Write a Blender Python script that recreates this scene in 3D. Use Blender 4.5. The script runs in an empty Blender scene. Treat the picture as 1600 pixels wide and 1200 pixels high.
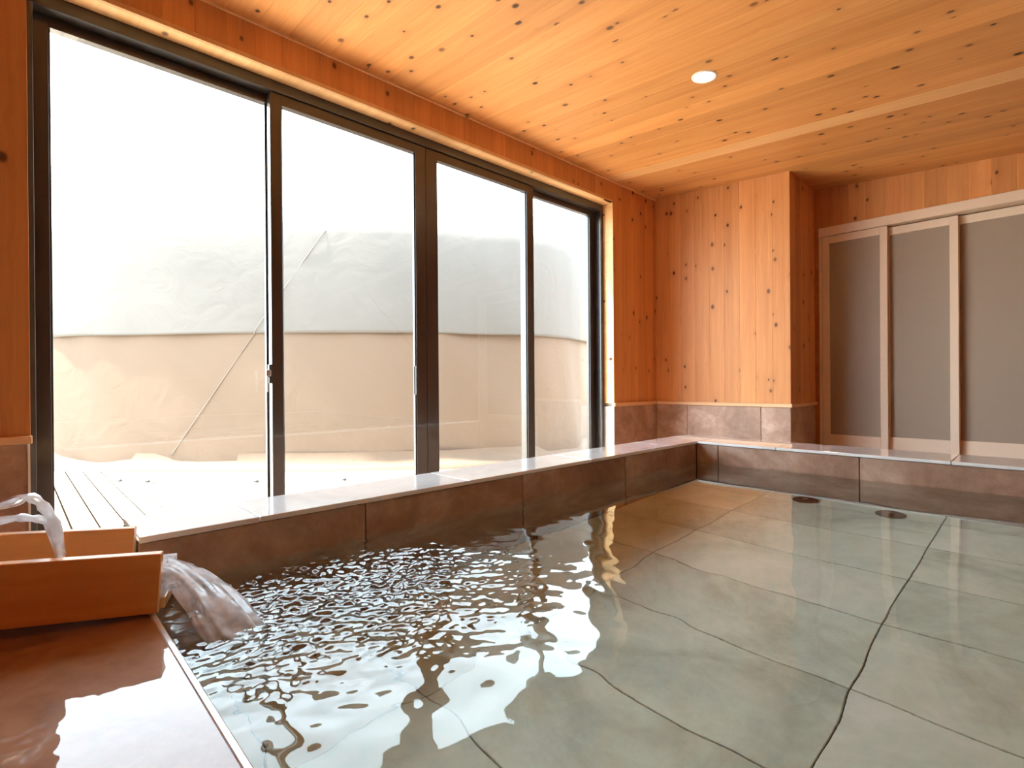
import bpy, bmesh, math, random
import numpy as np
from mathutils import Matrix, Vector
random.seed(7); rng = np.random.default_rng(11)
sc = bpy.context.scene
COL = sc.collection
HC = 0.86                      # eye height; room floor is z = 0

# ------------------------------------------------------------------ camera, world, sun, exposure
cam_d = bpy.data.cameras.new('camera'); cam = bpy.data.objects.new('camera', cam_d); COL.objects.link(cam)
cam_d.sensor_width = 36.0; cam_d.lens = 18.3747; cam_d.clip_start = 0.02; cam_d.clip_end = 500
r_ = Vector((0.72208, -0.69177, -0.00752)); u_ = Vector((0.00714, -0.00342, 0.99997)); f_ = Vector((0.69177, 0.72211, -0.00247))
cam.matrix_world = Matrix(((r_.x, u_.x, -f_.x, 0), (r_.y, u_.y, -f_.y, 0), (r_.z, u_.z, -f_.z, HC), (0, 0, 0, 1)))
sc.camera = cam

world = bpy.data.worlds.new('sky'); sc.world = world; world.use_nodes = True
bg = world.node_tree.nodes['Background']
bg.inputs[0].default_value = (0.76, 0.88, 1.0, 1); bg.inputs[1].default_value = 11.0

sun_d = bpy.data.lights.new('sun', 'SUN'); sun_d.energy = 28.0; sun_d.angle = math.radians(2.0); sun_d.color = (1.0, 0.93, 0.84)
sun = bpy.data.objects.new('sun', sun_d); COL.objects.link(sun)
sun.rotation_euler = Vector((-0.31, 0.27, 0.91)).to_track_quat('Z', 'Y').to_euler()

vs = sc.view_settings
vs.view_transform = 'Standard'; vs.look = 'None'; vs.gamma = 1.0; vs.use_curve_mapping = False; vs.exposure = 0.48
sc.display_settings.display_device = 'sRGB'
cy = sc.cycles
cy.use_denoising = True; cy.max_bounces = 14; cy.diffuse_bounces = 8; cy.glossy_bounces = 6
cy.transmission_bounces = 10; cy.transparent_max_bounces = 16; cy.sample_clamp_indirect = 8.0; cy.blur_glossy = 0.4

# ------------------------------------------------------------------ materials
MATS = {}
def nt(name):
    m = bpy.data.materials.new(name); m.use_nodes = True; t = m.node_tree
    for n in list(t.nodes): t.nodes.remove(n)
    o = t.nodes.new('ShaderNodeOutputMaterial'); MATS[name] = m
    return m, t, o
def N(t, kind, **kw):
    n = t.nodes.new(kind)
    for k, v in kw.items():
        if k == 'inp':
            for a, b in v.items(): n.inputs[a].default_value = b
        else: setattr(n, k, v)
    return n
def L(t, a, b): t.links.new(a, b)
def math_n(t, op, a, b=None, clamp=False):
    n = N(t, 'ShaderNodeMath', operation=op, use_clamp=clamp)
    for i, v in enumerate((a, b)):
        if v is None: continue
        if isinstance(v, (int, float)): n.inputs[i].default_value = v
        else: L(t, v, n.inputs[i])
    return n.outputs[0]
def mixc(t, fac, a, b, mode='MIX'):
    n = N(t, 'ShaderNodeMix', data_type='RGBA', blend_type=mode)
    for i, v in ((0, fac), (6, a), (7, b)):
        if isinstance(v, (int, float)): n.inputs[i].default_value = v
        elif isinstance(v, tuple): n.inputs[i].default_value = v if len(v) == 4 else (*v, 1)
        else: L(t, v, n.inputs[i])
    return n.outputs[2]
def ramp(t, fac, stops):
    n = N(t, 'ShaderNodeValToRGB'); e = n.color_ramp.elements
    while len(e) > 1: e.remove(e[0])
    for i, (p, c) in enumerate(stops):
        q = e[0] if i == 0 else e.new(p)
        q.position = p; q.color = c if len(c) == 4 else (*c, 1)
    L(t, fac, n.inputs[0]); return n.outputs[0]
def simple(name, col, rough=0.5, metal=0.0, coat=0.0, spec=0.5):
    m, t, o = nt(name)
    p = N(t, 'ShaderNodeBsdfPrincipled', inp={'Base Color': (*col, 1), 'Roughness': rough, 'Metallic': metal, 'Coat Weight': coat, 'Specular IOR Level': spec})
    no = N(t, 'ShaderNodeTexNoise', inp={'Scale': 30.0, 'Detail': 3.0}); tc = N(t, 'ShaderNodeTexCoord'); L(t, tc.outputs['Object'], no.inputs['Vector'])
    f = math_n(t, 'MULTIPLY', no.outputs[0], 0.25)
    L(t, mixc(t, f, (*col,), tuple(c * 0.8 for c in col)), p.inputs['Base Color'])
    L(t, p.outputs[0], o.inputs[0]); return m

def wood(name, light, dark, knots=True, coat=0.0, rough=0.5, scale=1.0, knot_amt=0.34, tone=0.22):
    """plank wood: local x across the board, local y along the grain; every board gets its own offset and tone"""
    m, t, o = nt(name)
    tc = N(t, 'ShaderNodeTexCoord'); oi = N(t, 'ShaderNodeObjectInfo')
    sep = N(t, 'ShaderNodeSeparateXYZ'); L(t, tc.outputs['Object'], sep.inputs[0])
    rx = math_n(t, 'MULTIPLY', oi.outputs['Random'], 91.7); ry = math_n(t, 'MULTIPLY', oi.outputs['Random'], 57.3)
    x = math_n(t, 'ADD', math_n(t, 'ADD', sep.outputs[0], sep.outputs[2]), rx); y = math_n(t, 'ADD', sep.outputs[1], ry)
    # knots first, so that the grain bends around them
    kv = N(t, 'ShaderNodeCombineXYZ'); L(t, math_n(t, 'MULTIPLY', x, 9.5), kv.inputs[0]); L(t, math_n(t, 'MULTIPLY', y, 6.6), kv.inputs[1])
    vo = N(t, 'ShaderNodeTexVoronoi', voronoi_dimensions='2D', feature='F1', inp={'Scale': 1.0, 'Randomness': 1.0}); L(t, kv.outputs[0], vo.inputs['Vector'])
    sepc = N(t, 'ShaderNodeSeparateColor'); L(t, vo.outputs['Color'], sepc.inputs[0])
    d = vo.outputs['Distance']
    gv = N(t, 'ShaderNodeCombineXYZ')
    bend = math_n(t, 'MULTIPLY', math_n(t, 'EXPONENT', math_n(t, 'MULTIPLY', d, -7.0)), 0.02)
    L(t, math_n(t, 'MULTIPLY', math_n(t, 'ADD', x, bend), 46.0 * scale), gv.inputs[0]); L(t, math_n(t, 'MULTIPLY', y, 1.3 * scale), gv.inputs[1])
    no = N(t, 'ShaderNodeTexNoise', inp={'Scale': 1.0, 'Detail': 4.0, 'Roughness': 0.6, 'Distortion': 0.8}); L(t, gv.outputs[0], no.inputs['Vector'])
    gv2 = N(t, 'ShaderNodeCombineXYZ'); L(t, math_n(t, 'MULTIPLY', x, 7.0), gv2.inputs[0]); L(t, math_n(t, 'MULTIPLY', y, 0.6), gv2.inputs[1])
    no2 = N(t, 'ShaderNodeTexNoise', inp={'Scale': 1.0, 'Detail': 2.0}); L(t, gv2.outputs[0], no2.inputs['Vector'])
    g = math_n(t, 'ADD', math_n(t, 'MULTIPLY', no.outputs[0], 0.6), math_n(t, 'MULTIPLY', no2.outputs[0], 0.5))
    base = ramp(t, g, [(0.30, light), (0.52, tuple(0.55 * a + 0.45 * b for a, b in zip(light, dark))), (0.78, dark)])
    tn = math_n(t, 'ADD', math_n(t, 'MULTIPLY', oi.outputs['Random'], tone), 1.0 - tone * 0.62)
    hv = N(t, 'ShaderNodeHueSaturation'); L(t, base, hv.inputs['Color']); L(t, tn, hv.inputs['Value'])
    col = hv.outputs[0]
    if knots:
        pres = math_n(t, 'LESS_THAN', sepc.outputs[0], knot_amt)
        rad = math_n(t, 'ADD', math_n(t, 'MULTIPLY', sepc.outputs[1], 0.085), 0.055)
        core = math_n(t, 'SUBTRACT', 1.0, math_n(t, 'DIVIDE', d, rad), True)
        core = math_n(t, 'MULTIPLY', math_n(t, 'MULTIPLY', core, 2.2, True), math_n(t, 'MULTIPLY', pres, math_n(t, 'ADD', math_n(t, 'MULTIPLY', sepc.outputs[2], 0.4), 0.6)))
        halo = math_n(t, 'MULTIPLY', math_n(t, 'MULTIPLY', math_n(t, 'EXPONENT', math_n(t, 'MULTIPLY', d, -9.0)), 0.55), pres)
        col = mixc(t, halo, col, tuple(c * 0.55 for c in dark))
        col = mixc(t, core, col, (0.045, 0.012, 0.006))
        # fine dark pitch streaks along the grain
        sv = N(t, 'ShaderNodeCombineXYZ'); L(t, math_n(t, 'MULTIPLY', x, 60.0), sv.inputs[0]); L(t, math_n(t, 'MULTIPLY', y, 2.2), sv.inputs[1])
        sn = N(t, 'ShaderNodeTexNoise', inp={'Scale': 1.0, 'Detail': 1.0}); L(t, sv.outputs[0], sn.inputs['Vector'])
        st = math_n(t, 'MULTIPLY', math_n(t, 'SUBTRACT', sn.outputs[0], 0.70, True), 6.0, True)
        col = mixc(t, math_n(t, 'MULTIPLY', st, 0.6), col, tuple(c * 0.35 for c in dark))
    p = N(t, 'ShaderNodeBsdfPrincipled', inp={'Roughness': rough, 'Specular IOR Level': 0.35, 'Coat Weight': coat, 'Coat Roughness': 0.12}); L(t, col, p.inputs['Base Color'])
    b = N(t, 'ShaderNodeBump', inp={'Strength': 0.08, 'Distance': 0.002}); L(t, no.outputs[0], b.inputs['Height']); L(t, b.outputs[0], p.inputs['Normal'])
    L(t, p.outputs[0], o.inputs[0]); return m

def stone(name, a, b, c, rough=0.45, spec=0.4, coat=0.0, coat_ior=1.4, ripple=0.0, scale=1.0):
    """mottled slate-look porcelain tile"""
    m, t, o = nt(name)
    tc = N(t, 'ShaderNodeTexCoord'); oi = N(t, 'ShaderNodeObjectInfo')
    off = N(t, 'ShaderNodeVectorMath', operation='ADD'); L(t, tc.outputs['Object'], off.inputs[0])
    mul = math_n(t, 'MULTIPLY', oi.outputs['Random'], 43.0)
    cx = N(t, 'ShaderNodeCombineXYZ'); L(t, mul, cx.inputs[0]); L(t, mul, cx.inputs[1]); L(t, mul, cx.inputs[2]); L(t, cx.outputs[0], off.inputs[1])
    n1 = N(t, 'ShaderNodeTexNoise', inp={'Scale': 3.2 * scale, 'Detail': 5.0, 'Roughness': 0.62, 'Distortion': 0.9}); L(t, off.outputs[0], n1.inputs['Vector'])
    n2 = N(t, 'ShaderNodeTexNoise', inp={'Scale': 26.0 * scale, 'Detail': 6.0, 'Roughness': 0.7}); L(t, off.outputs[0], n2.inputs['Vector'])
    f = math_n(t, 'ADD', math_n(t, 'MULTIPLY', n1.outputs[0], 0.75), math_n(t, 'MULTIPLY', n2.outputs[0], 0.25))
    col = ramp(t, f, [(0.34, a), (0.5, b), (0.66, c)])
    p = N(t, 'ShaderNodeBsdfPrincipled', inp={'Roughness': rough, 'Coat Weight': coat, 'Coat Roughness': 0.015, 'Coat IOR': coat_ior, 'Specular IOR Level': spec}); L(t, col, p.inputs['Base Color'])
    bm_ = N(t, 'ShaderNodeBump', inp={'Strength': 0.15, 'Distance': 0.003}); L(t, n2.outputs[0], bm_.inputs['Height']); L(t, bm_.outputs[0], p.inputs['Normal'])
    if ripple > 0:
        n3 = N(t, 'ShaderNodeTexNoise', inp={'Scale': 22.0, 'Detail': 2.0, 'Roughness': 0.4}); L(t, tc.outputs['Object'], n3.inputs['Vector'])
        b3 = N(t, 'ShaderNodeBump', inp={'Strength': 1.0, 'Distance': ripple}); L(t, n3.outputs[0], b3.inputs['Height']); L(t, b3.outputs[0], p.inputs['Coat Normal'])
    L(t, p.outputs[0], o.inputs[0]); return m

def canvas(name, col, rough=0.8):
    m, t, o = nt(name)
    tc = N(t, 'ShaderNodeTexCoord')
    n1 = N(t, 'ShaderNodeTexNoise', inp={'Scale': 1.2, 'Detail': 4.0}); L(t, tc.outputs['Object'], n1.inputs['Vector'])
    c = mixc(t, math_n(t, 'MULTIPLY', n1.outputs[0], 0.5), (*col,), tuple(k * 0.86 for k in col))
    df = N(t, 'ShaderNodeBsdfPrincipled', inp={'Roughness': rough, 'Specular IOR Level': 0.2}); L(t, c, df.inputs['Base Color'])
    n2 = N(t, 'ShaderNodeTexNoise', inp={'Scale': 3.0, 'Detail': 3.0, 'Distortion': 1.5}); L(t, tc.outputs['Object'], n2.inputs['Vector'])
    b = N(t, 'ShaderNodeBump', inp={'Strength': 0.25, 'Distance': 0.03}); L(t, n2.outputs[0], b.inputs['Height']); L(t, b.outputs[0], df.inputs['Normal'])
    tr = N(t, 'ShaderNodeBsdfTranslucent'); L(t, c, tr.inputs['Color'])
    mx = N(t, 'ShaderNodeMixShader', inp={0: 0.12}); L(t, df.outputs[0], mx.inputs[1]); L(t, tr.outputs[0], mx.inputs[2]); L(t, mx.outputs[0], o.inputs[0])
    return m

def water_mat(name, col, ior=1.33, rough=0.0, foam=0.0):
    m, t, o = nt(name)
    g = N(t, 'ShaderNodeBsdfGlass', inp={'Color': (*col, 1), 'Roughness': rough, 'IOR': ior})
    tc = N(t, 'ShaderNodeTexCoord'); n1 = N(t, 'ShaderNodeTexNoise', inp={'Scale': 60.0, 'Detail': 2.0}); L(t, tc.outputs['Object'], n1.inputs['Vector'])
    b = N(t, 'ShaderNodeBump', inp={'Strength': 0.05, 'Distance': 0.001}); L(t, n1.outputs[0], b.inputs['Height']); L(t, b.outputs[0], g.inputs['Normal'])
    if foam > 0:      # air bubbles carried in running water
        df = N(t, 'ShaderNodeBsdfDiffuse', inp={'Color': (0.9, 0.93, 0.96, 1)}); tl = N(t, 'ShaderNodeBsdfTranslucent', inp={'Color': (0.9, 0.93, 0.96, 1)})
        m1 = N(t, 'ShaderNodeMixShader', inp={0: 0.5}); L(t, df.outputs[0], m1.inputs[1]); L(t, tl.outputs[0], m1.inputs[2])
        fn = N(t, 'ShaderNodeTexNoise', inp={'Scale': 24.0, 'Detail': 2.0}); L(t, tc.outputs['Object'], fn.inputs['Vector'])
        m2 = N(t, 'ShaderNodeMixShader'); L(t, math_n(t, 'MULTIPLY', math_n(t, 'SUBTRACT', fn.outputs[0], 0.30, True), foam, True), m2.inputs[0])
        L(t, g.outputs[0], m2.inputs[1]); L(t, m1.outputs[0], m2.inputs[2]); L(t, m2.outputs[0], o.inputs[0]); return m
    L(t, g.outputs[0], o.inputs[0]); return m

def pane_mat(name):
    m, t, o = nt(name)
    tr = N(t, 'ShaderNodeBsdfTransparent', inp={'Color': (0.95, 0.97, 0.96, 1)}); gl = N(t, 'ShaderNodeBsdfGlossy', inp={'Roughness': 0.0})
    lw = N(t, 'ShaderNodeLayerWeight', inp={'Blend': 0.5}); mx = N(t, 'ShaderNodeMixShader')
    fr = math_n(t, 'ADD', math_n(t, 'MULTIPLY', math_n(t, 'POWER', lw.outputs['Facing'], 5.0), 0.9), 0.035)
    L(t, fr, mx.inputs[0]); L(t, tr.outputs[0], mx.inputs[1]); L(t, gl.outputs[0], mx.inputs[2]); L(t, mx.outputs[0], o.inputs[0]); return m
def emit_mat(name, col, s):
    m, t, o = nt(name); e = N(t, 'ShaderNodeEmission', inp={'Color': (*col, 1), 'Strength': s}); L(t, e.outputs[0], o.inputs[0]); return m

W_CEIL = wood('cedar_ceiling', (0.77, 0.375, 0.125), (0.56, 0.225, 0.062), knot_amt=0.40)
W_PALE = wood('cedar_sapwood', (0.84, 0.50, 0.23), (0.68, 0.35, 0.13), knots=False, tone=0.05)
W_WALL = wood('cedar_wall', (0.76, 0.35, 0.125), (0.52, 0.20, 0.06))
W_TRIM = wood('cedar_trim', (0.86, 0.56, 0.28), (0.70, 0.38, 0.15), knot_amt=0.12, tone=0.1)
W_RAIL = wood('pale_rail_wood', (0.82, 0.55, 0.32), (0.68, 0.40, 0.20), knots=False, tone=0.08)
W_SPOUT = wood('hinoki_spout', (0.90, 0.48, 0.17), (0.74, 0.32, 0.09), knot_amt=0.05, tone=0.12, scale=0.7, coat=1.0)
W_DECK = wood('deck_boards', (0.52, 0.45, 0.36), (0.42, 0.35, 0.27), knots=False, tone=0.12, rough=0.7)
S_WALL = stone('brown_tile', (0.23, 0.125, 0.08), (0.38, 0.235, 0.165), (0.56, 0.40, 0.31), rough=0.35)
S_RIM = stone('rim_tile', (0.70, 0.71, 0.70), (0.82, 0.83, 0.82), (0.90, 0.91, 0.90), rough=0.2, coat=1.0, coat_ior=1.6)  # stone is brown-grey; the pale colour stands in for its reflected sheen
S_FLOOR = stone('pool_floor_tile', (0.50, 0.57, 0.47), (0.74, 0.83, 0.71), (0.93, 0.98, 0.88), rough=0.5, scale=0.7)
S_LEDGE = stone('wet_ledge_tile', (0.22, 0.11, 0.055), (0.33, 0.17, 0.09), (0.43, 0.24, 0.14), rough=0.4, coat=1.0, coat_ior=1.33, spec=0.02, ripple=0.0006)
GROUT = simple('grout', (0.10, 0.085, 0.075), 0.9)
GROUT_DK = simple('pool_grout', (0.07, 0.06, 0.05), 0.9)
FRAME = simple('bronze_aluminium', (0.030, 0.025, 0.023), 0.3, 0.0, 0.6, 0.6)
STEEL = simple('steel', (0.55, 0.53, 0.5), 0.3, 1.0)
WHITE = simple('cream_door', (0.80, 0.65, 0.50), 0.45)
FROST = simple('frosted_panel', (0.35, 0.285, 0.22), 0.4)
TRIMW = simple('white_trim', (0.85, 0.84, 0.82), 0.5)
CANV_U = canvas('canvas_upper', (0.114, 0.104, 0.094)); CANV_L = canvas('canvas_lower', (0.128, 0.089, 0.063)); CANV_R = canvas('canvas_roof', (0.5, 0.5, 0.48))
ROPE = simple('rope', (0.115, 0.095, 0.08), 0.8)
GROUND = simple('pale_gravel', (0.42, 0.40, 0.37), 0.9)
PLASTER = simple('outer_siding', (0.4, 0.36, 0.32), 0.8)
WATER = water_mat('bath_water', (0.94, 0.99, 0.985))
STREAM = water_mat('running_water', (0.98, 0.99, 1.0), foam=3.0)
PANE = pane_mat('clear_glass')
LAMP = emit_mat('lamp_lens', (1.0, 0.86, 0.66), 40.0)
GAP = simple('deck_gap_shade', (0.012, 0.008, 0.005), 0.95, spec=0.0)  # near-black sheet: the shade between deck boards put into the colour
DARK = simple('dark_plastic', (0.03, 0.028, 0.026), 0.5)

# ------------------------------------------------------------------ helpers
def link(o, parent=None, label=None, cat=None, group=None, kind=None):
    COL.objects.link(o)
    if parent is not None: o.parent = parent
    if label: o['label'] = label
    if cat: o['category'] = cat
    if group: o['group'] = group
    if kind: o['kind'] = kind
    return o
def empty(name, loc=(0, 0, 0), **kw):
    o = bpy.data.objects.new(name, None); o.location = loc; o.empty_display_size = 0.1
    return link(o, **kw)
def box_bm(boxes, bevel=0.0):
    bm = bmesh.new()
    for (x0, x1, y0, y1, z0, z1) in boxes:
        v = [bm.verts.new(p) for p in ((x0, y0, z0), (x1, y0, z0), (x1, y1, z0), (x0, y1, z0), (x0, y0, z1), (x1, y0, z1), (x1, y1, z1), (x0, y1, z1))]
        for f in ((3, 2, 1, 0), (4, 5, 6, 7), (0, 1, 5, 4), (1, 2, 6, 5), (2, 3, 7, 6), (3, 0, 4, 7)): bm.faces.new([v[i] for i in f])
    if bevel > 0: bmesh.ops.bevel(bm, geom=list(bm.edges), offset=bevel, segments=1, affect='EDGES')
    return bm
def mesh_from(bm, name, mat, smooth=False):
    me = bpy.data.meshes.new(name); bm.to_mesh(me); bm.free(); me.materials.append(mat)
    if smooth: me.polygons.foreach_set('use_smooth', [True] * len(me.polygons))
    return me
def boxes(name, bl, mat, parent=None, bevel=0.0, **kw):
    return link(bpy.data.objects.new(name, mesh_from(box_bm(bl, bevel), name, mat)), parent, **kw)
def centred(name, b, mat, parent=None, bevel=0.0, **kw):
    """one box whose origin is its own centre"""
    x0, x1, y0, y1, z0, z1 = b; c = ((x0 + x1) / 2, (y0 + y1) / 2, (z0 + z1) / 2)
    o = boxes(name, [(x0 - c[0], x1 - c[0], y0 - c[1], y1 - c[1], z0 - c[2], z1 - c[2])], mat, parent, bevel, **kw)
    o.location = c; return o
BOARD_CACHE = {}
def board(name, start, across, normal, w, length, t, mat, parent, gap=0.0012):
    """plank: local x across, local y along (= normal x across), face at local z = 0"""
    key = (round(w, 4), round(length, 4), t, mat.name, gap)
    if key not in BOARD_CACHE:
        c = 0.0007; prof = [(gap, -t), (w - gap, -t), (w - gap, -c), (w - gap - c, 0), (gap + c, 0), (gap, -c)]
        bm = bmesh.new(); a = [bm.verts.new((x, 0, z)) for x, z in prof]; b = [bm.verts.new((x, length, z)) for x, z in prof]
        bm.faces.new(a); bm.faces.new(b[::-1])
        for i in range(6): j = (i + 1) % 6; bm.faces.new((a[j], a[i], b[i], b[j]))
        bmesh.ops.recalc_face_normals(bm, faces=bm.faces)
        BOARD_CACHE[key] = mesh_from(bm, name, mat)
    a = Vector(across).normalized(); n = Vector(normal).normalized(); l = n.cross(a)
    o = bpy.data.objects.new(name, BOARD_CACHE[key]); link(o, parent)
    o.matrix_world = Matrix(((a.x, l.x, n.x, start[0]), (a.y, l.y, n.y, start[1]), (a.z, l.z, n.z, start[2]), (0, 0, 0, 1)))
    return o
TILE_CACHE = {}
def tile(name, b, mat, parent, gap=0.0015, bevel=0.0012):
    x0, x1, y0, y1, z0, z1 = b; d = [x1 - x0, y1 - y0, z1 - z0]; th = d.index(min(d))
    h = [k / 2 - (0 if i == th else gap) for i, k in enumerate(d)]
    key = (tuple(round(k, 4) for k in h), mat.name)
    if key not in TILE_CACHE:
        TILE_CACHE[key] = mesh_from(box_bm([(-h[0], h[0], -h[1], h[1], -h[2], h[2])], bevel), name, mat)
    o = bpy.data.objects.new(name, TILE_CACHE[key]); o.location = ((x0 + x1) / 2, (y0 + y1) / 2, (z0 + z1) / 2)
    return link(o, parent)
def lathe_bm(prof, seg=40):
    bm = bmesh.new(); rings = []
    for r, z in prof:
        rings.append([bm.verts.new((0, 0, z))] if r < 1e-6 else [bm.verts.new((r * math.cos(2 * math.pi * k / seg), r * math.sin(2 * math.pi * k / seg), z)) for k in range(seg)])
    for a, b in zip(rings, rings[1:]):
        for k in range(seg):
            j = (k + 1) % seg
            q = [a[k % len(a)], a[j % len(a)], b[j % len(b)], b[k % len(b)]]
            q = list(dict.fromkeys(q))
            if len(q) > 2: bm.faces.new(q)
    bmesh.ops.recalc_face_normals(bm, faces=bm.faces); return bm
def tube_bm(path, radii, seg=10, bm=None):
    bm = bm or bmesh.new(); pts = [Vector(p) for p in path]; rings = []
    for i, p in enumerate(pts):
        tg = (pts[min(i + 1, len(pts) - 1)] - pts[max(i - 1, 0)]).normalized()
        s = tg.cross(Vector((0, 0, 1)))
        s = s.normalized() if s.length > 1e-4 else Vector((1, 0, 0)); w = s.cross(tg)
        r = radii[i] if isinstance(radii, (list, tuple)) else radii
        rings.append([bm.verts.new(p + r * (math.cos(2 * math.pi * k / seg) * s + math.sin(2 * math.pi * k / seg) * w)) for k in range(seg)])
    for a, b in zip(rings, rings[1:]):
        for k in range(seg): bm.faces.new((a[k], a[(k + 1) % seg], b[(k + 1) % seg], b[k]))
    bm.faces.new(rings[0][::-1]); bm.faces.new(rings[-1]); return bm

# ------------------------------------------------------------------ room dimensions
YW = 2.20                  # inner face of the window wall
XP, YP = 3.69, 1.21        # pillar block front face and its side
XD = 4.20                  # wall with the sliding doors
XB, YR = -1.60, -1.70      # wall behind and wall to the right of the picture
ZRAIL = HC - 0.165
def ceil_z(y): return HC + 1.442 - 0.0700 * (YW - y)
OX0, OX1 = 0.042, 3.12     # window opening
ZH = HC + 1.286            # underside of the opening
YF = 2.285                 # window frame plane
YO = 2.42                  # outer face of the wall

# floor
fl = boxes('floor', [(XB, XD, YR, YO, -0.15, -0.001)], GROUT, kind='structure', label='brown tiled bathroom floor around the raised bath')
xs = np.arange(XB, XD, 0.6)
for i in range(len(xs)):
    for j in range(2):     # the walkway between bath and window
        tile('floor_tile', (xs[i], min(xs[i] + 0.6, XD), 1.46 + j * 0.37, 1.46 + (j + 1) * 0.37, -0.001, 0.009), S_WALL, fl)
for j in range(6):         # the walkway between bath and doors
    for k in range(3):
        tile('floor_tile', (2.72 + k * 0.4933, 2.72 + (k + 1) * 0.4933, 1.46 - (j + 1) * 0.5, 1.46 - j * 0.5, -0.001, 0.009), S_WALL, fl)

# ceiling
sl = 0.0700
bm = bmesh.new()
q = [(XB - .1, YO, ceil_z(YO)), (XD + .1, YO, ceil_z(YO)), (XD + .1, YR - .1, ceil_z(YR - .1)), (XB - .1, YR - .1, ceil_z(YR - .1))]
lo = [bm.verts.new((x, y, z + 0.022)) for x, y, z in q]; hi = [bm.verts.new((x, y, z + 0.12)) for x, y, z in q]
bm.faces.new(lo); bm.faces.new(hi[::-1])
for i in range(4): j = (i + 1) % 4; bm.faces.new((lo[i], hi[i], hi[j], lo[j]))
bmesh.ops.recalc_face_normals(bm, faces=bm.faces)
ce = link(bpy.data.objects.new('ceiling', mesh_from(bm, 'ceiling', W_CEIL)), kind='structure', label='knotty orange cedar board ceiling sloping gently down from the window')
nrm = Vector((0, sl, -1)).normalized(); along = nrm.cross(Vector((1, 0, 0))); BW = 0.116
clen = (YW - YR) / abs(along.y)
x = XB
while x < XD - 0.001:
    w = min(BW, XD - x); board('ceiling_board', (x, YW, ceil_z(YW)), (1, 0, 0), nrm, w, clen, 0.02, W_PALE if 3.03 < x < 3.08 else W_CEIL, ce, gap=0.0002); x += BW

# window wall
ww = boxes('wall_window', [(XB, OX0 - .018, YW + .018, YO, 0, ceil_z(YO)), (OX1 + .018, XP + .1, YW + .018, YO, 0, ceil_z(YO)), (OX0, OX1, YW + .018, YO, ZH + .018, ceil_z(YO)), (OX0, OX1, YW + .018, YO, 0, 0.045)], PLASTER,
           kind='structure', label='cedar clad wall holding the large window, brown tiles at its foot')
x = XB; BV = 0.105
edges = sorted(set([round(XB + BV * k, 4) for k in range(60) if XB + BV * k < XP] + [OX0, OX1, XP]))
for a, b in zip(edges, edges[1:]):
    z0 = ZH if (a >= OX0 - 1e-6 and b <= OX1 + 1e-6) else ZRAIL + 0.012
    board('wall_board', (a, YW, z0), (1, 0, 0), (0, -1, 0), b - a, ceil_z(YW) - z0 + 0.004, 0.016, W_WALL, ww, gap=0.0002)
for a, b in ((-1.6, -1.16), (-1.16, -0.56), (-0.56, OX0 - .006), (OX1, XP)):
    for z0, z1 in ((0.0, 0.095), (0.095, ZRAIL - 0.012)): tile('wall_tile', (a, b, YW, YW + 0.016, z0, z1), S_WALL, ww)
# chair rails
centred('rail', (XB, OX0 + .004, YW - 0.012, YW + 0.016, ZRAIL - .012, ZRAIL + .012), W_RAIL, ww, 0.002)
centred('rail', (OX1 - 0.004, XP, YW - 0.012, YW + 0.016, ZRAIL - .012, ZRAIL + .012), W_RAIL, ww, 0.002)
# lining of the opening
centred('head_lining', (OX0, OX1, YW, YF + .09, ZH, ZH + .017), W_TRIM, ww)
centred('jamb_lining', (OX1, OX1 + .017, YW + .001, YF + .09, ZRAIL + .012, ZH), W_TRIM, ww)
centred('jamb_lining', (OX0 - .017, OX0, YW + .001, YF + .09, ZRAIL + .012, ZH), W_TRIM, ww)
for z0, z1 in ((0.045, ZRAIL - 0.012),):
    tile('jamb_tile', (OX1, OX1 + .012, YW + .001, YF + .09, z0, z1), S_RIM, ww)
centred('edge_strip', (OX0 - .0065, OX0 - .001, YW - .002, YF, 0.045, ZRAIL - .012), TRIMW, ww)
trim = centred('trim_1', (XB, XP, YW - .010, YW, ceil_z(YW) - .012, ceil_z(YW)), W_TRIM, kind='structure', label='thin cedar strip where the window wall meets the ceiling')

# pillar block (end wall in front) and door wall
we = boxes('wall_pillar', [(XP + .018, XD + .1, YP + .018, YW + .018, 0, ceil_z(YP) + .02)], W_WALL, kind='structure', label='projecting corner wall of knotty vertical cedar boards beside the sliding doors')
k = 0; y = YW; BVP = (YW - YP) / 9
while k < 9:
    board('wall_board', (XP, YW - k * BVP, ZRAIL + .012), (0, -1, 0), (-1, 0, 0), BVP, ceil_z(YW - (k + 1) * BVP) - ZRAIL - .012 + .008, 0.016, W_WALL, we, gap=0.0002); k += 1
for k in range(5):
    w = (XD - XP) / 5
    # side of the block, facing away from the window
    board('wall_board', (XD - k * w, YP, ceil_z(YP) + .004), (-1, 0, 0), (0, -1, 0), w, ceil_z(YP) + .004 - ZRAIL - .012, 0.016, W_WALL, we, gap=0.0002)
for a, b in ((YP, 1.40), (1.40, 1.94), (1.94, YW)):
    for z0, z1 in ((0.0, 0.095), (0.095, ZRAIL - .012)): tile('wall_tile', (XP, XP + .016, a, b, z0, z1), S_WALL, we)
for z0, z1 in ((0.0, 0.095), (0.095, ZRAIL - .012)): tile('wall_tile', (XP, XD, YP, YP + .016, z0, z1), S_WALL, we)
centred('rail', (XP - .012, XP + .016, YP - .012, YW - .012, ZRAIL - .012, ZRAIL + .012), W_RAIL, we, 0.002)
centred('rail', (XP + .016, XD, YP - .012, YP + .016, ZRAIL - .012, ZRAIL + .012), W_RAIL, we, 0.002)

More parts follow.
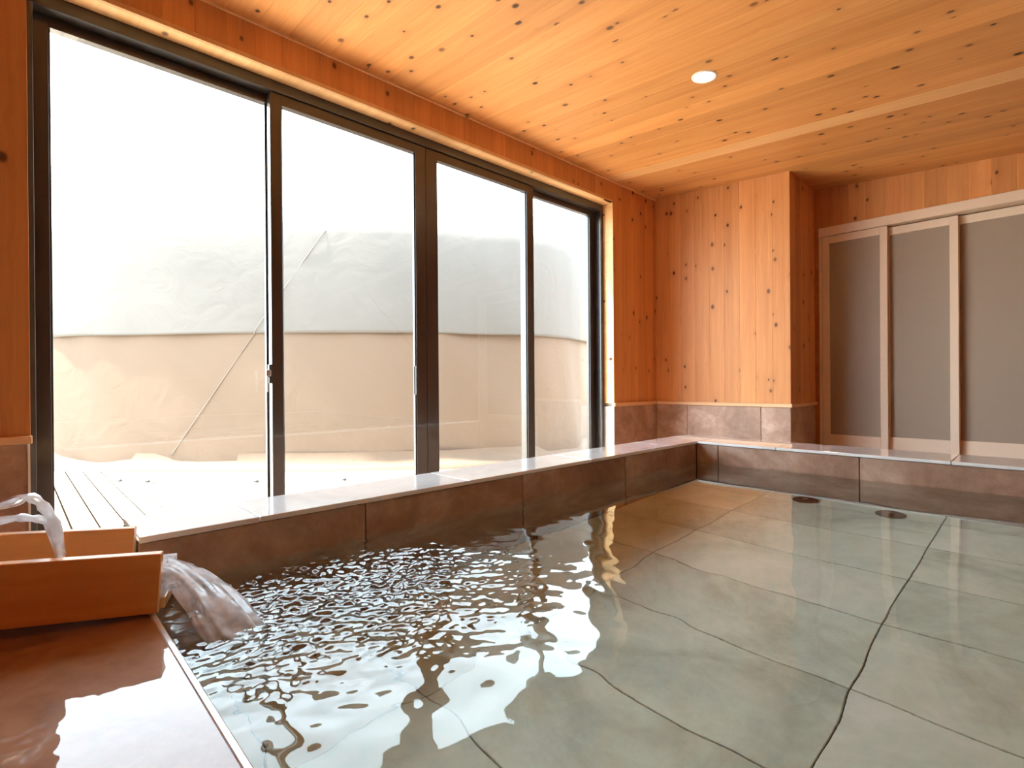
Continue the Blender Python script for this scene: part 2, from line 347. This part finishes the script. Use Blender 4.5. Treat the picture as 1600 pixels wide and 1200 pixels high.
DY0, DY1 = -0.37, 1.183    # door opening
ZDH = HC + 1.087
wd = boxes('wall_door', [(XD + .018, XD + .14, DY1, YP + .018, 0, ceil_z(YP) + .02), (XD + .018, XD + .14, YR, DY0, 0, ceil_z(YR) + .05), (XD + .018, XD + .14, DY0, DY1, ZDH, ceil_z(DY0) + .05)], W_WALL,
           kind='structure', label='cedar clad wall above and beside the cream sliding doors')
yy = YP
while yy > YR + .001:
    w = min(BV, yy - YR); z0 = 0.0 if yy - w < DY0 - .02 else ZDH
    board('wall_board', (XD, yy, z0), (0, -1, 0), (-1, 0, 0), w, ceil_z(yy - w) - z0 + .008, 0.016, W_WALL, wd, gap=0.0002); yy -= w
boxes('door_light_block', [(XD + .15, XD + .25, YR - .1, YP + .2, 0, ceil_z(YP) + .1)], W_WALL, kind='structure', label='added wall behind the sliding doors, blocking stray sky light')  # unseen backing, added to stop sky light leaking past the doors
wb = boxes('wall_back', [(XB - .1, XB, YR - .1, YO, 0, ceil_z(YO))], W_WALL, kind='structure', label='cedar wall behind the viewer')
wr = boxes('wall_right', [(XB, XD + .14, YR - .1, YR, 0, ceil_z(YR) + .1)], W_WALL, kind='structure', label='cedar wall on the side facing the window')


# ------------------------------------------------------------------ sliding doors
dr = empty('door_1', (XD, (DY0 + DY1) / 2, 0), kind='structure', label='three cream framed sliding doors with frosted taupe panels')
def dbox(name, x0, x1, y0, y1, z0, z1, mat, parent, bevel=0.0015):
    o = centred(name, (x0, x1, y0, y1, z0, z1), mat, None, bevel); o.parent = parent
    o.matrix_parent_inverse = parent.matrix_basis.inverted() if parent.parent is None else Matrix.Translation(-(parent.location + parent.matrix_parent_inverse.translation + parent.parent.location))
    return o
dbox('door_header', XD - .012, XD + .14, DY0, DY1, ZDH - .062, ZDH, WHITE, dr)
dbox('door_jamb', XD - .006, XD + .14, DY1 - .02, DY1, 0, ZDH - .062, WHITE, dr)
dbox('door_jamb', XD - .006, XD + .14, DY0, DY0 + .03, 0, ZDH - .062, WHITE, dr)
dbox('door_sill', XD - .012, XD + .14, DY0, DY1, 0.0, 0.012, WHITE, dr)
def leaf(y1, y0, x, ztop):
    """one sliding leaf: stiles, rails and a frosted infill"""
    bm = box_bm([(x, x + .03, y0, y0 + .042, .013, ztop), (x, x + .03, y1 - .042, y1, .013, ztop), (x, x + .03, y0 + .042, y1 - .042, ztop - .052, ztop), (x, x + .03, y0 + .042, y1 - .042, .013, HC - .383)], 0.0015)
    o = link(bpy.data.objects.new('door_leaf', mesh_from(bm, 'door_leaf', WHITE))); o.parent = dr; o.matrix_parent_inverse = dr.matrix_basis.inverted()
    g = boxes('frosted_panel', [(x + .010, x + .018, y0 + .040, y1 - .040, HC - .385, ztop - .05)], FROST); g.parent = o
    return o
leaf(DY1 - .021, .779, XD + .004, ZDH - .064)
leaf(.815, .422, XD + .040, ZDH - .070)
leaf(.462, DY0 + .031, XD + .076, ZDH - .070)

# ------------------------------------------------------------------ window
wn = empty('window_1', (0, 0, 0), kind='structure', label='wide dark bronze aluminium window of four sliding glass sashes')
ZS = 0.045
boxes('outer_frame', [(OX0, OX1, YF, YF + .095, ZH - .045, ZH), (OX0, OX1, YF, YF + .095, ZS, ZS + .035), (OX0, OX0 + .016, YF, YF + .095, ZS + .035, ZH - .045), (OX1 - .034, OX1, YF, YF + .095, ZS + .035, ZH - .045)], FRAME, wn, 0.0015)
def sash(x0, x1, y, ws0, ws1, top):
    z0, z1 = ZS + .036, ZH - .046; t = 0.034
    b = [(x0, x0 + ws0, y, y + t, z0, z1), (x1 - ws1, x1, y, y + t, z0, z1), (x0 + ws0, x1 - ws1, y, y + t, z1 - top, z1), (x0 + ws0, x1 - ws1, y, y + t, z0, z0 + .06)]
    # glazing bead, a thin step around the glass
    bx0, bx1 = x0 + ws0, x1 - ws1
    b += [(bx0, bx0 + .006, y + .008, y + t - .008, z0 + .06, z1 - top), (bx1 - .006, bx1, y + .008, y + t - .008, z0 + .06, z1 - top)]
    o = boxes('sash', b, FRAME, wn, 0.001)
    boxes('glass_pane', [(bx0 + .001, bx1 - .001, y + .014, y + .018, z0 + .055, z1 - top + .004)], PANE, o)
    return o
YI, YX = YF + .010, YF + .052
s1 = sash(OX0 + .017, .842, YX, .038, .045, .035)
s2 = sash(.796, 1.580, YI, .048, .062, .045)
s3 = sash(1.582, 2.398, YI, .074, .060, .045)
s4 = sash(2.352, OX1 - .035, YX, .045, .060, .035)
# crescent lock on the second sash
lk = boxes('latch', [(.784, .797, YI - .004, YI + .022, HC + .005, HC + .085), (.778, .790, YI - .012, YI + .004, HC + .03, HC + .06)], DARK, s2, .002)
boxes('latch_lever', [(.768, .786, YI - .016, YI - .006, HC + .034, HC + .062), (.771, .777, YI - .014, YI - .008, HC - .03, HC + .036)], STEEL, s2, .002)
boxes('finger_pull', [(1.512, 1.522, YI - .004, YI + .02, HC - .06, HC + .09)], DARK, s2, .002)

# ------------------------------------------------------------------ outside: ground, deck, tent
ZD = HC - 0.80
boxes('ground', [(-60, 60, -60, 90, -0.6, -0.5)], GROUND, kind='structure', label='pale gravel ground beyond the wooden deck')
dk = boxes('deck', [(-4.5, 9.0, YO + .021, YO + 9.6, ZD - .16, ZD - .009)], GAP, kind='structure', label='sunlit pale plank deck outside the window')
dn = (0, 0, 1)
for k in range(114):
    xx = -4.5 + k * 0.1185
    board('deck_board', (xx, YO + .02, ZD), (1, 0, 0), (0, 0, 1), 0.1185, 9.6, 0.028, W_DECK, dk, gap=0.0065)

tn_ = empty('canvas_tent', (0, 0, ZD), label='large round-cornered beige and white canvas tent on the deck', cat='tent')
TU, TV, TA, TB, TE = -2.40, 7.55, 3.45, 2.65, 2.9     # centre and half axes in the tent's own frame
FH = Vector((f_.x, f_.y)).normalized(); RH = Vector((FH.y, -FH.x))
TC = FH * TV + RH * TU
def plan(th, k=1.0):
    c, s = math.cos(th), math.sin(th)
    a = math.copysign(abs(c) ** (2 / TE), c) * TA * k; b = math.copysign(abs(s) ** (2 / TE), s) * TB * k
    return TC + RH * a + FH * b
SEG = 180
def tent_skin(name, rows, mat, seed, wob=0.006, parent=tn_):
    """rows: (height above deck, plan scale)"""
    rn = np.random.default_rng(seed); ph = rn.uniform(0, 6.28, (6,)); fr = rn.integers(5, 40, (6,))
    bm = bmesh.new(); R = []
    for i, (z, k) in enumerate(rows):
        ring = []
        for s in range(SEG):
            th = 2 * math.pi * s / SEG
            w = sum(math.sin(fr[q] * th + ph[q] + z * (1.5 + q)) for q in range(6)) * wob / 3
            p = plan(th, k + w); zz = z + (0.012 * math.sin(9 * th + ph[0]) if 0 < i < len(rows) - 1 else 0.0)
            ring.append(bm.verts.new((p.x, p.y, zz)))
        R.append(ring)
    for a, b in zip(R, R[1:]):
        for s in range(SEG): bm.faces.new((a[s], a[(s + 1) % SEG], b[(s + 1) % SEG], b[s]))
    bmesh.ops.recalc_face_normals(bm, faces=bm.faces)
    o = link(bpy.data.objects.new(name, mesh_from(bm, name, mat, True)), parent); return o
zb, ztp = 1.285, 2.36
tent_skin('lower_wall', [(0.02, 1.0), (0.25, 1.0), (0.5, .998), (0.75, .996), (1.0, .994), (zb + .08, .992)], CANV_L, 1)
tent_skin('upper_wall', [(zb - .004, .999), (zb, 1.004), (zb + .02, 1.004), (zb + .3, 1.0), (zb + .6, .995), (ztp - .15, .989), (ztp - .06, .983), (ztp - .015, .973), (ztp, .955)], CANV_U, 2, 0.004)
tent_skin('roof', [(ztp - .004, .958), (ztp + .12, .86), (ztp + .35, .65), (ztp + .6, .42), (ztp + .85, .2), (ztp + 1.05, .02)], CANV_R, 3, 0.004)
tent_skin('skirt', [(-0.004, 1.055), (0.03, 1.05), (0.045, 1.03), (0.06, 1.02), (0.09, 1.006), (0.16, 1.001)], CANV_L, 5, 0.012)
def tent_pt(th, z, out): 
    k = np.interp(z, [0, zb, zb + .02, ztp - .15, ztp], [1.0, .993, 1.004, .989, .957]); p = plan(th, k + out); return (p.x, p.y, z)
def front(a): return -math.acos(math.copysign((abs(a) / TA) ** (TE / 2), a))
path = [tent_pt(front(a), z, .004) for a, z in zip(np.linspace(.71, -.80, 60), np.linspace(ztp - .03, 0.14, 60))]
link(bpy.data.objects.new('seam_rope', mesh_from(tube_bm(path, 0.004, 6), 'seam_rope', ROPE, True)), tn_)

peg_labels = ['leftmost of the small dark pegs in the sunlit deck', 'second small dark deck peg from the left, just beside the leftmost', 'small dark deck peg left of the first window mullion', 'small dark deck peg in the middle of the second window pane']
for (px, py), lb in zip(((.64, 5.36), (.80, 5.15), (1.43, 4.50), (1.97, 4.06)), peg_labels):
    pg = empty('deck_peg', (px, py, ZD), label=lb, cat='peg', group='tent pegs in the deck')
    link(bpy.data.objects.new('peg_plate', mesh_from(lathe_bm([(0, 0), (.045, 0), (.045, .006), (.04, .010), (0, .010)], 20), 'peg_plate', STEEL)), pg)
    link(bpy.data.objects.new('peg_eye', mesh_from(lathe_bm([(0, .009), (.018, .009), (.018, .022), (.012, .028), (0, .028)], 16), 'peg_eye', DARK)), pg)

# ------------------------------------------------------------------ bath
ZW = HC - 0.398            # water level
ZR = HC - 0.296            # rim
ZL = HC - 0.390            # wet ledge on the near side
X0, X1 = 0.176, 2.45       # inside of the bath along the window
Y1, Y0 = 1.24, -1.10       # inside of the bath across the room
RX, RY = 2.70, 1.44        # outer edges of the rim
bath = boxes('stone_bath', [(X0, RX - .01, Y1 + .012, RY - .01, 0.009, ZR - .012), (X1 + .012, RX - .01, Y0 - .2, Y1 + .012, 0.009, ZR - .012), (X0, X1 + .012, Y0 - .2, Y0 - .012, 0.009, ZR - .012), (X0, X1 + .012, Y0 - .012, Y1 + .012, -.012, .0035)], GROUT_DK,
             label='large rectangular bath of brown stone tiles filled with clear water', cat='bath')
TH = 0.010
wj = [X0, .66, 1.235, 1.835, X1]
for a, b in zip(wj, wj[1:]):
    tile('wall_tile', (a, b, Y1, Y1 + .012, .012, ZR - .012), S_WALL, bath, gap=0.0018)
fj = [Y1, 1.13, .55, -.05, -.65, Y0]
for b, a in zip(fj, fj[1:]):
    tile('wall_tile', (X1, X1 + .012, a, b, .012, ZR - .012), S_WALL, bath, gap=0.0018)
for a, b in zip(wj, wj[1:]): tile('wall_tile', (a, b, Y0 - .012, Y0, .012, ZR - .012), S_WALL, bath)
# rim slabs
rj = [X0, .40, 1.0, 1.6, 2.2, RX]
for a, b in zip(rj, rj[1:]): tile('rim_tile', (a, b, Y1 - .006, RY, ZR - .012, ZR), S_RIM, bath)
fr_ = [Y1 - .006, .866, .267, -.333, -.933, Y0 - .2]
for b, a in zip(fr_, fr_[1:]): tile('rim_tile', (X1 - .006, RX, a, b, ZR - .012, ZR), S_RIM, bath)
rr = [X0, .40, 1.0, 1.6, 2.2, X1 - .006]
for a, b in zip(rr, rr[1:]): tile('rim_tile', (a, b, Y0 - .2, Y0 + .006, ZR - .012, ZR), S_RIM, bath)
# outer cladding
for a, b in zip(rj, rj[1:]): tile('outer_tile', (a, b, RY - .01, RY - .002, .009, ZR - .012), S_WALL, bath)
# pool floor
gx = [X0] + [.31 + .2875 * k for k in range(8)] + [X1]
gy = [Y1, .885, .28, -.325, -.93, Y0]
for a, b in zip(gx, gx[1:]):
    for d, c in zip(gy, gy[1:]): tile('floor_tile', (a, b, c, d, .0035, .012), S_FLOOR, bath, gap=0.0015)
# wet ledge on the near side, level with the water
led = boxes('wet_ledge', [(X0 - 1.25, X0 - .010, Y0 - .2, RY, .009, ZL)], S_LEDGE, label='wet brown stone ledge level with the water, mirroring the sky', cat='ledge')
centred('edge_strip', (X0 - .010, X0, Y0 - .012, Y1, .012, ZL + .001), S_RIM, led, .002)

# drain covers on the pool floor
for (px, py), lb in zip(((2.375, .725), (2.35, .43)), ('round dark suction cover under water nearer the bath corner', 'round dark suction cover under water, the one farther from the bath corner')):
    dc = empty('drain_cover', (px, py, .012), label=lb, cat='drain cover', group='suction covers on the bath floor')
    link(bpy.data.objects.new('cover_plate', mesh_from(lathe_bm([(0, 0), (.047, 0), (.047, .012), (.039, .022), (.012, .026), (0, .026)], 28), 'cover_plate', DARK)), dc)
    link(bpy.data.objects.new('cover_screw', mesh_from(lathe_bm([(0, .026), (.010, .026), (.010, .029), (0, .031)], 14), 'cover_screw', STEEL)), dc)

# ------------------------------------------------------------------ bath water
IMP = (.300, .940)
def build_water():
    xs = np.concatenate([np.arange(X0 - .0005, 1.05, .0033), np.arange(1.05, X1 + .006, .008)])
    ys = np.concatenate([np.arange(Y0 - .004, .40, .008), np.arange(.40, Y1 + .004, .0033)])
    X, Y = np.meshgrid(xs, ys, indexing='ij'); r = np.hypot(X - IMP[0], Y - IMP[1])
    H = np.zeros_like(X)
    def waves(n, lam0, lam1, slope, env, seed):
        g = np.random.default_rng(seed); out = np.zeros_like(X)
        for _ in range(n):
            lam = g.uniform(lam0, lam1); k = 2 * np.pi / lam; a = g.uniform(0, 2 * np.pi)
            out += slope / k / math.sqrt(n) * 1.4 * np.sin(k * (X * math.cos(a) + Y * math.sin(a)) + g.uniform(0, 6.28))
        return out * env
    rc = np.hypot((X - .43) / 1.15, Y - 1.0)
    H += waves(40, .014, .034, .26, np.exp(-(rc / .30) ** 3.0), 1)
    H += waves(18, .04, .08, .048, np.exp(-(rc / .50) ** 2.4), 2)
    H += waves(14, .10, .24, .028, .045 + .955 * np.exp(-(r / .85) ** 2.4), 3)
    H += waves(10, .3, .6, .014, .2 + .8 * np.exp(-(r / 1.2) ** 2), 4)
    H += .0007 * np.exp(-r / .30) * np.sin(2 * np.pi * r / .06 + 1.2 * np.sin(3 * np.arctan2(Y - IMP[1], X - IMP[0])))
    nx, ny = X.shape; Z = ZW + H
    co = np.stack([X, Y, Z], -1).reshape(-1, 3).astype(np.float32)
    i = np.arange(nx * ny).reshape(nx, ny)
    q = np.stack([i[:-1, :-1], i[1:, :-1], i[1:, 1:], i[:-1, 1:]], -1).reshape(-1, 4)
    me = bpy.data.meshes.new('bath_water'); me.vertices.add(len(co)); me.vertices.foreach_set('co', co.ravel())
    me.loops.add(q.size); me.loops.foreach_set('vertex_index', q.ravel().astype(np.int32))
    me.polygons.add(len(q)); me.polygons.foreach_set('loop_start', np.arange(0, q.size, 4, dtype=np.int32)); me.polygons.foreach_set('use_smooth', np.ones(len(q), bool))
    me.update(calc_edges=True); me.materials.append(WATER)
    link(bpy.data.objects.new('bath_water', me), label='clear rippling bath water filling the stone bath', cat='water')
build_water()

# ------------------------------------------------------------------ wooden spout
rot = math.radians(20.0); tilt = math.radians(3.3)
sp = empty('wooden_spout', (.176, 1.052, HC - .385), label='open wooden water spout of orange planks resting on the bath ledge', cat='spout')
sp.rotation_euler = (0, tilt, -rot)     # local -x runs back along the trough, local y away from the viewer
def plank(name, b, parent=sp):
    # boxes with the grain along the trough: local y of the mesh is the trough's x
    x0, x1, y0, y1, z0, z1 = b; c = ((x0 + x1) / 2, (y0 + y1) / 2, (z0 + z1) / 2); hx, hy, hz = (x1 - x0) / 2, (y1 - y0) / 2, (z1 - z0) / 2
    o = boxes(name, [(-hy, hy, -hx, hx, -hz, hz)], W_SPOUT, parent, .0015); o.location = c; o.rotation_euler = (0, 0, -math.pi / 2); return o
TL = .62
plank('near_side_board', (-TL, 0, 0, .020, 0.0, .100))
plank('far_side_board', (-TL, -.067, .132, .152, 0.002, .114))
plank('bottom_board', (-TL, .006, .020, .132, 0.0, .020))
plank('end_board', (-TL - .02, -TL, 0, .152, 0.0, .114))
plank('support_block', (-.53, -.47, .012, .140, -.030, 0.0))
# water standing in the trough
tw = boxes('trough_water', [(-TL + .001, .004, .0205, .1315, .0205, .062)], STREAM, label='shallow clear water running inside the wooden spout', cat='water')
tw.location = sp.location; tw.rotation_euler = sp.rotation_euler

# stream falling from the spout
def build_stream():
    bm = bmesh.new(); rings = []; n = 40; m = 44; g = np.random.default_rng(5); ph = g.uniform(0, 6.28, 8)
    dx, dy = math.cos(rot), -math.sin(rot); nx_, ny_ = -dy, dx
    a0 = Vector((.176 + .076 * nx_, 1.052 + .076 * ny_)); 
    for i in range(n):
        t = i / (n - 1)
        fwd = .135 * t + .012; side = -.195 * t ** 1.25
        c = a0 + Vector((dx, dy)) * (fwd - .012) + Vector((nx_, ny_)) * side
        z = HC - .340 - .012 * t - .060 * t * t
        wd_ = .052 * (1 - t) + .040 * t; th = .020 * (1 - t) + .010 * t
        vel = Vector((dx * .10 - nx_ * .1875 * t ** .25, dy * .10 - ny_ * .1875 * t ** .25)).normalized(); lat = Vector((-vel.y, vel.x)).lerp(Vector((nx_, ny_)), 1 - t).normalized()
        ring = []
        for k in range(m):
            a = 2 * math.pi * k / m; rr_ = 1 + .10 * math.sin(7 * a + ph[0] + 1.2 * t) + .13 * math.sin(11 * a + ph[1] - 1.5 * t) * (.3 + .7 * t) + .04 * math.sin(4 * a + 14 * t + ph[2])
            p = c + lat * (wd_ * math.cos(a) * rr_)
            ring.append(bm.verts.new((p.x, p.y, z + th * math.sin(a) * rr_ + .002 * math.sin(12 * t + 3 * a + ph[3]) * t)))
        rings.append(ring)
    for a, b in zip(rings, rings[1:]):
        for k in range(m): bm.faces.new((a[k], a[(k + 1) % m], b[(k + 1) % m], b[k]))
    bm.faces.new(rings[0][::-1]); bm.faces.new(rings[-1]); bmesh.ops.recalc_face_normals(bm, faces=bm.faces)
    o = link(bpy.data.objects.new('water_stream', mesh_from(bm, 'water_stream', STREAM, True)), label='stream of water pouring from the wooden spout into the bath', cat='water')
    return o
build_stream()
# two thin jets arcing into the trough
def jet(pts, r, lb):
    P = []
    for t in np.linspace(0, 1, 22):
        n = len(pts) - 1; f = t * n; i = min(int(f), n - 1); u = f - i
        p0, p1, p2, p3 = [np.array(pts[min(max(j, 0), n)]) for j in (i - 1, i, i + 1, i + 2)]
        P.append(tuple(.5 * ((2 * p1) + (-p0 + p2) * u + (2 * p0 - 5 * p1 + 4 * p2 - p3) * u * u + (-p0 + 3 * p1 - 3 * p2 + p3) * u ** 3)))
    rad = [r * (1 + .22 * math.sin(7 * i * .6)) for i in range(len(P))]
    link(bpy.data.objects.new('water_jet', mesh_from(tube_bm(P, rad, 10), 'water_jet', STREAM, True)), label=lb, cat='water', group='water jets above the spout')
s_ = 1.16 / 1.14
jet([(-.24, 1.26, HC - .290), (-.12, 1.22, HC - .215), (-.014 * s_, 1.16, HC - .189), (.019 * s_, 1.16, HC - .181), (.036 * s_, 1.155, HC - .198), (.052, 1.15, HC - .235), (.06, 1.145, HC - .31)], .0075, 'upper thin water jet arching above the wooden spout')
jet([(-.24, 1.24, HC - .305), (-.10, 1.20, HC - .235), (-.014 * s_, 1.16, HC - .213), (.020, 1.16, HC - .215), (.044, 1.155, HC - .232), (.06, 1.15, HC - .31)], .006, 'lower flatter water jet just above the far board of the spout')

# ------------------------------------------------------------------ ceiling downlights
spots = [((2.25, 1.09), 'round recessed downlight glowing in the cedar ceiling')]
for (lx_, ly_), lb in spots:
    dl = empty('downlight', (lx_, ly_, ceil_z(ly_)), label=lb, cat='light')
    dl.rotation_euler = (math.atan(sl), 0, 0)
    link(bpy.data.objects.new('trim_ring', mesh_from(lathe_bm([(.040, .004), (.040, -.003), (.052, -.004), (.054, -.001), (.054, .002)], 40), 'trim_ring', TRIMW, True)), dl)
    link(bpy.data.objects.new('lens', mesh_from(lathe_bm([(0, -.001), (.040, -.001)], 40), 'lens', LAMP)), dl)
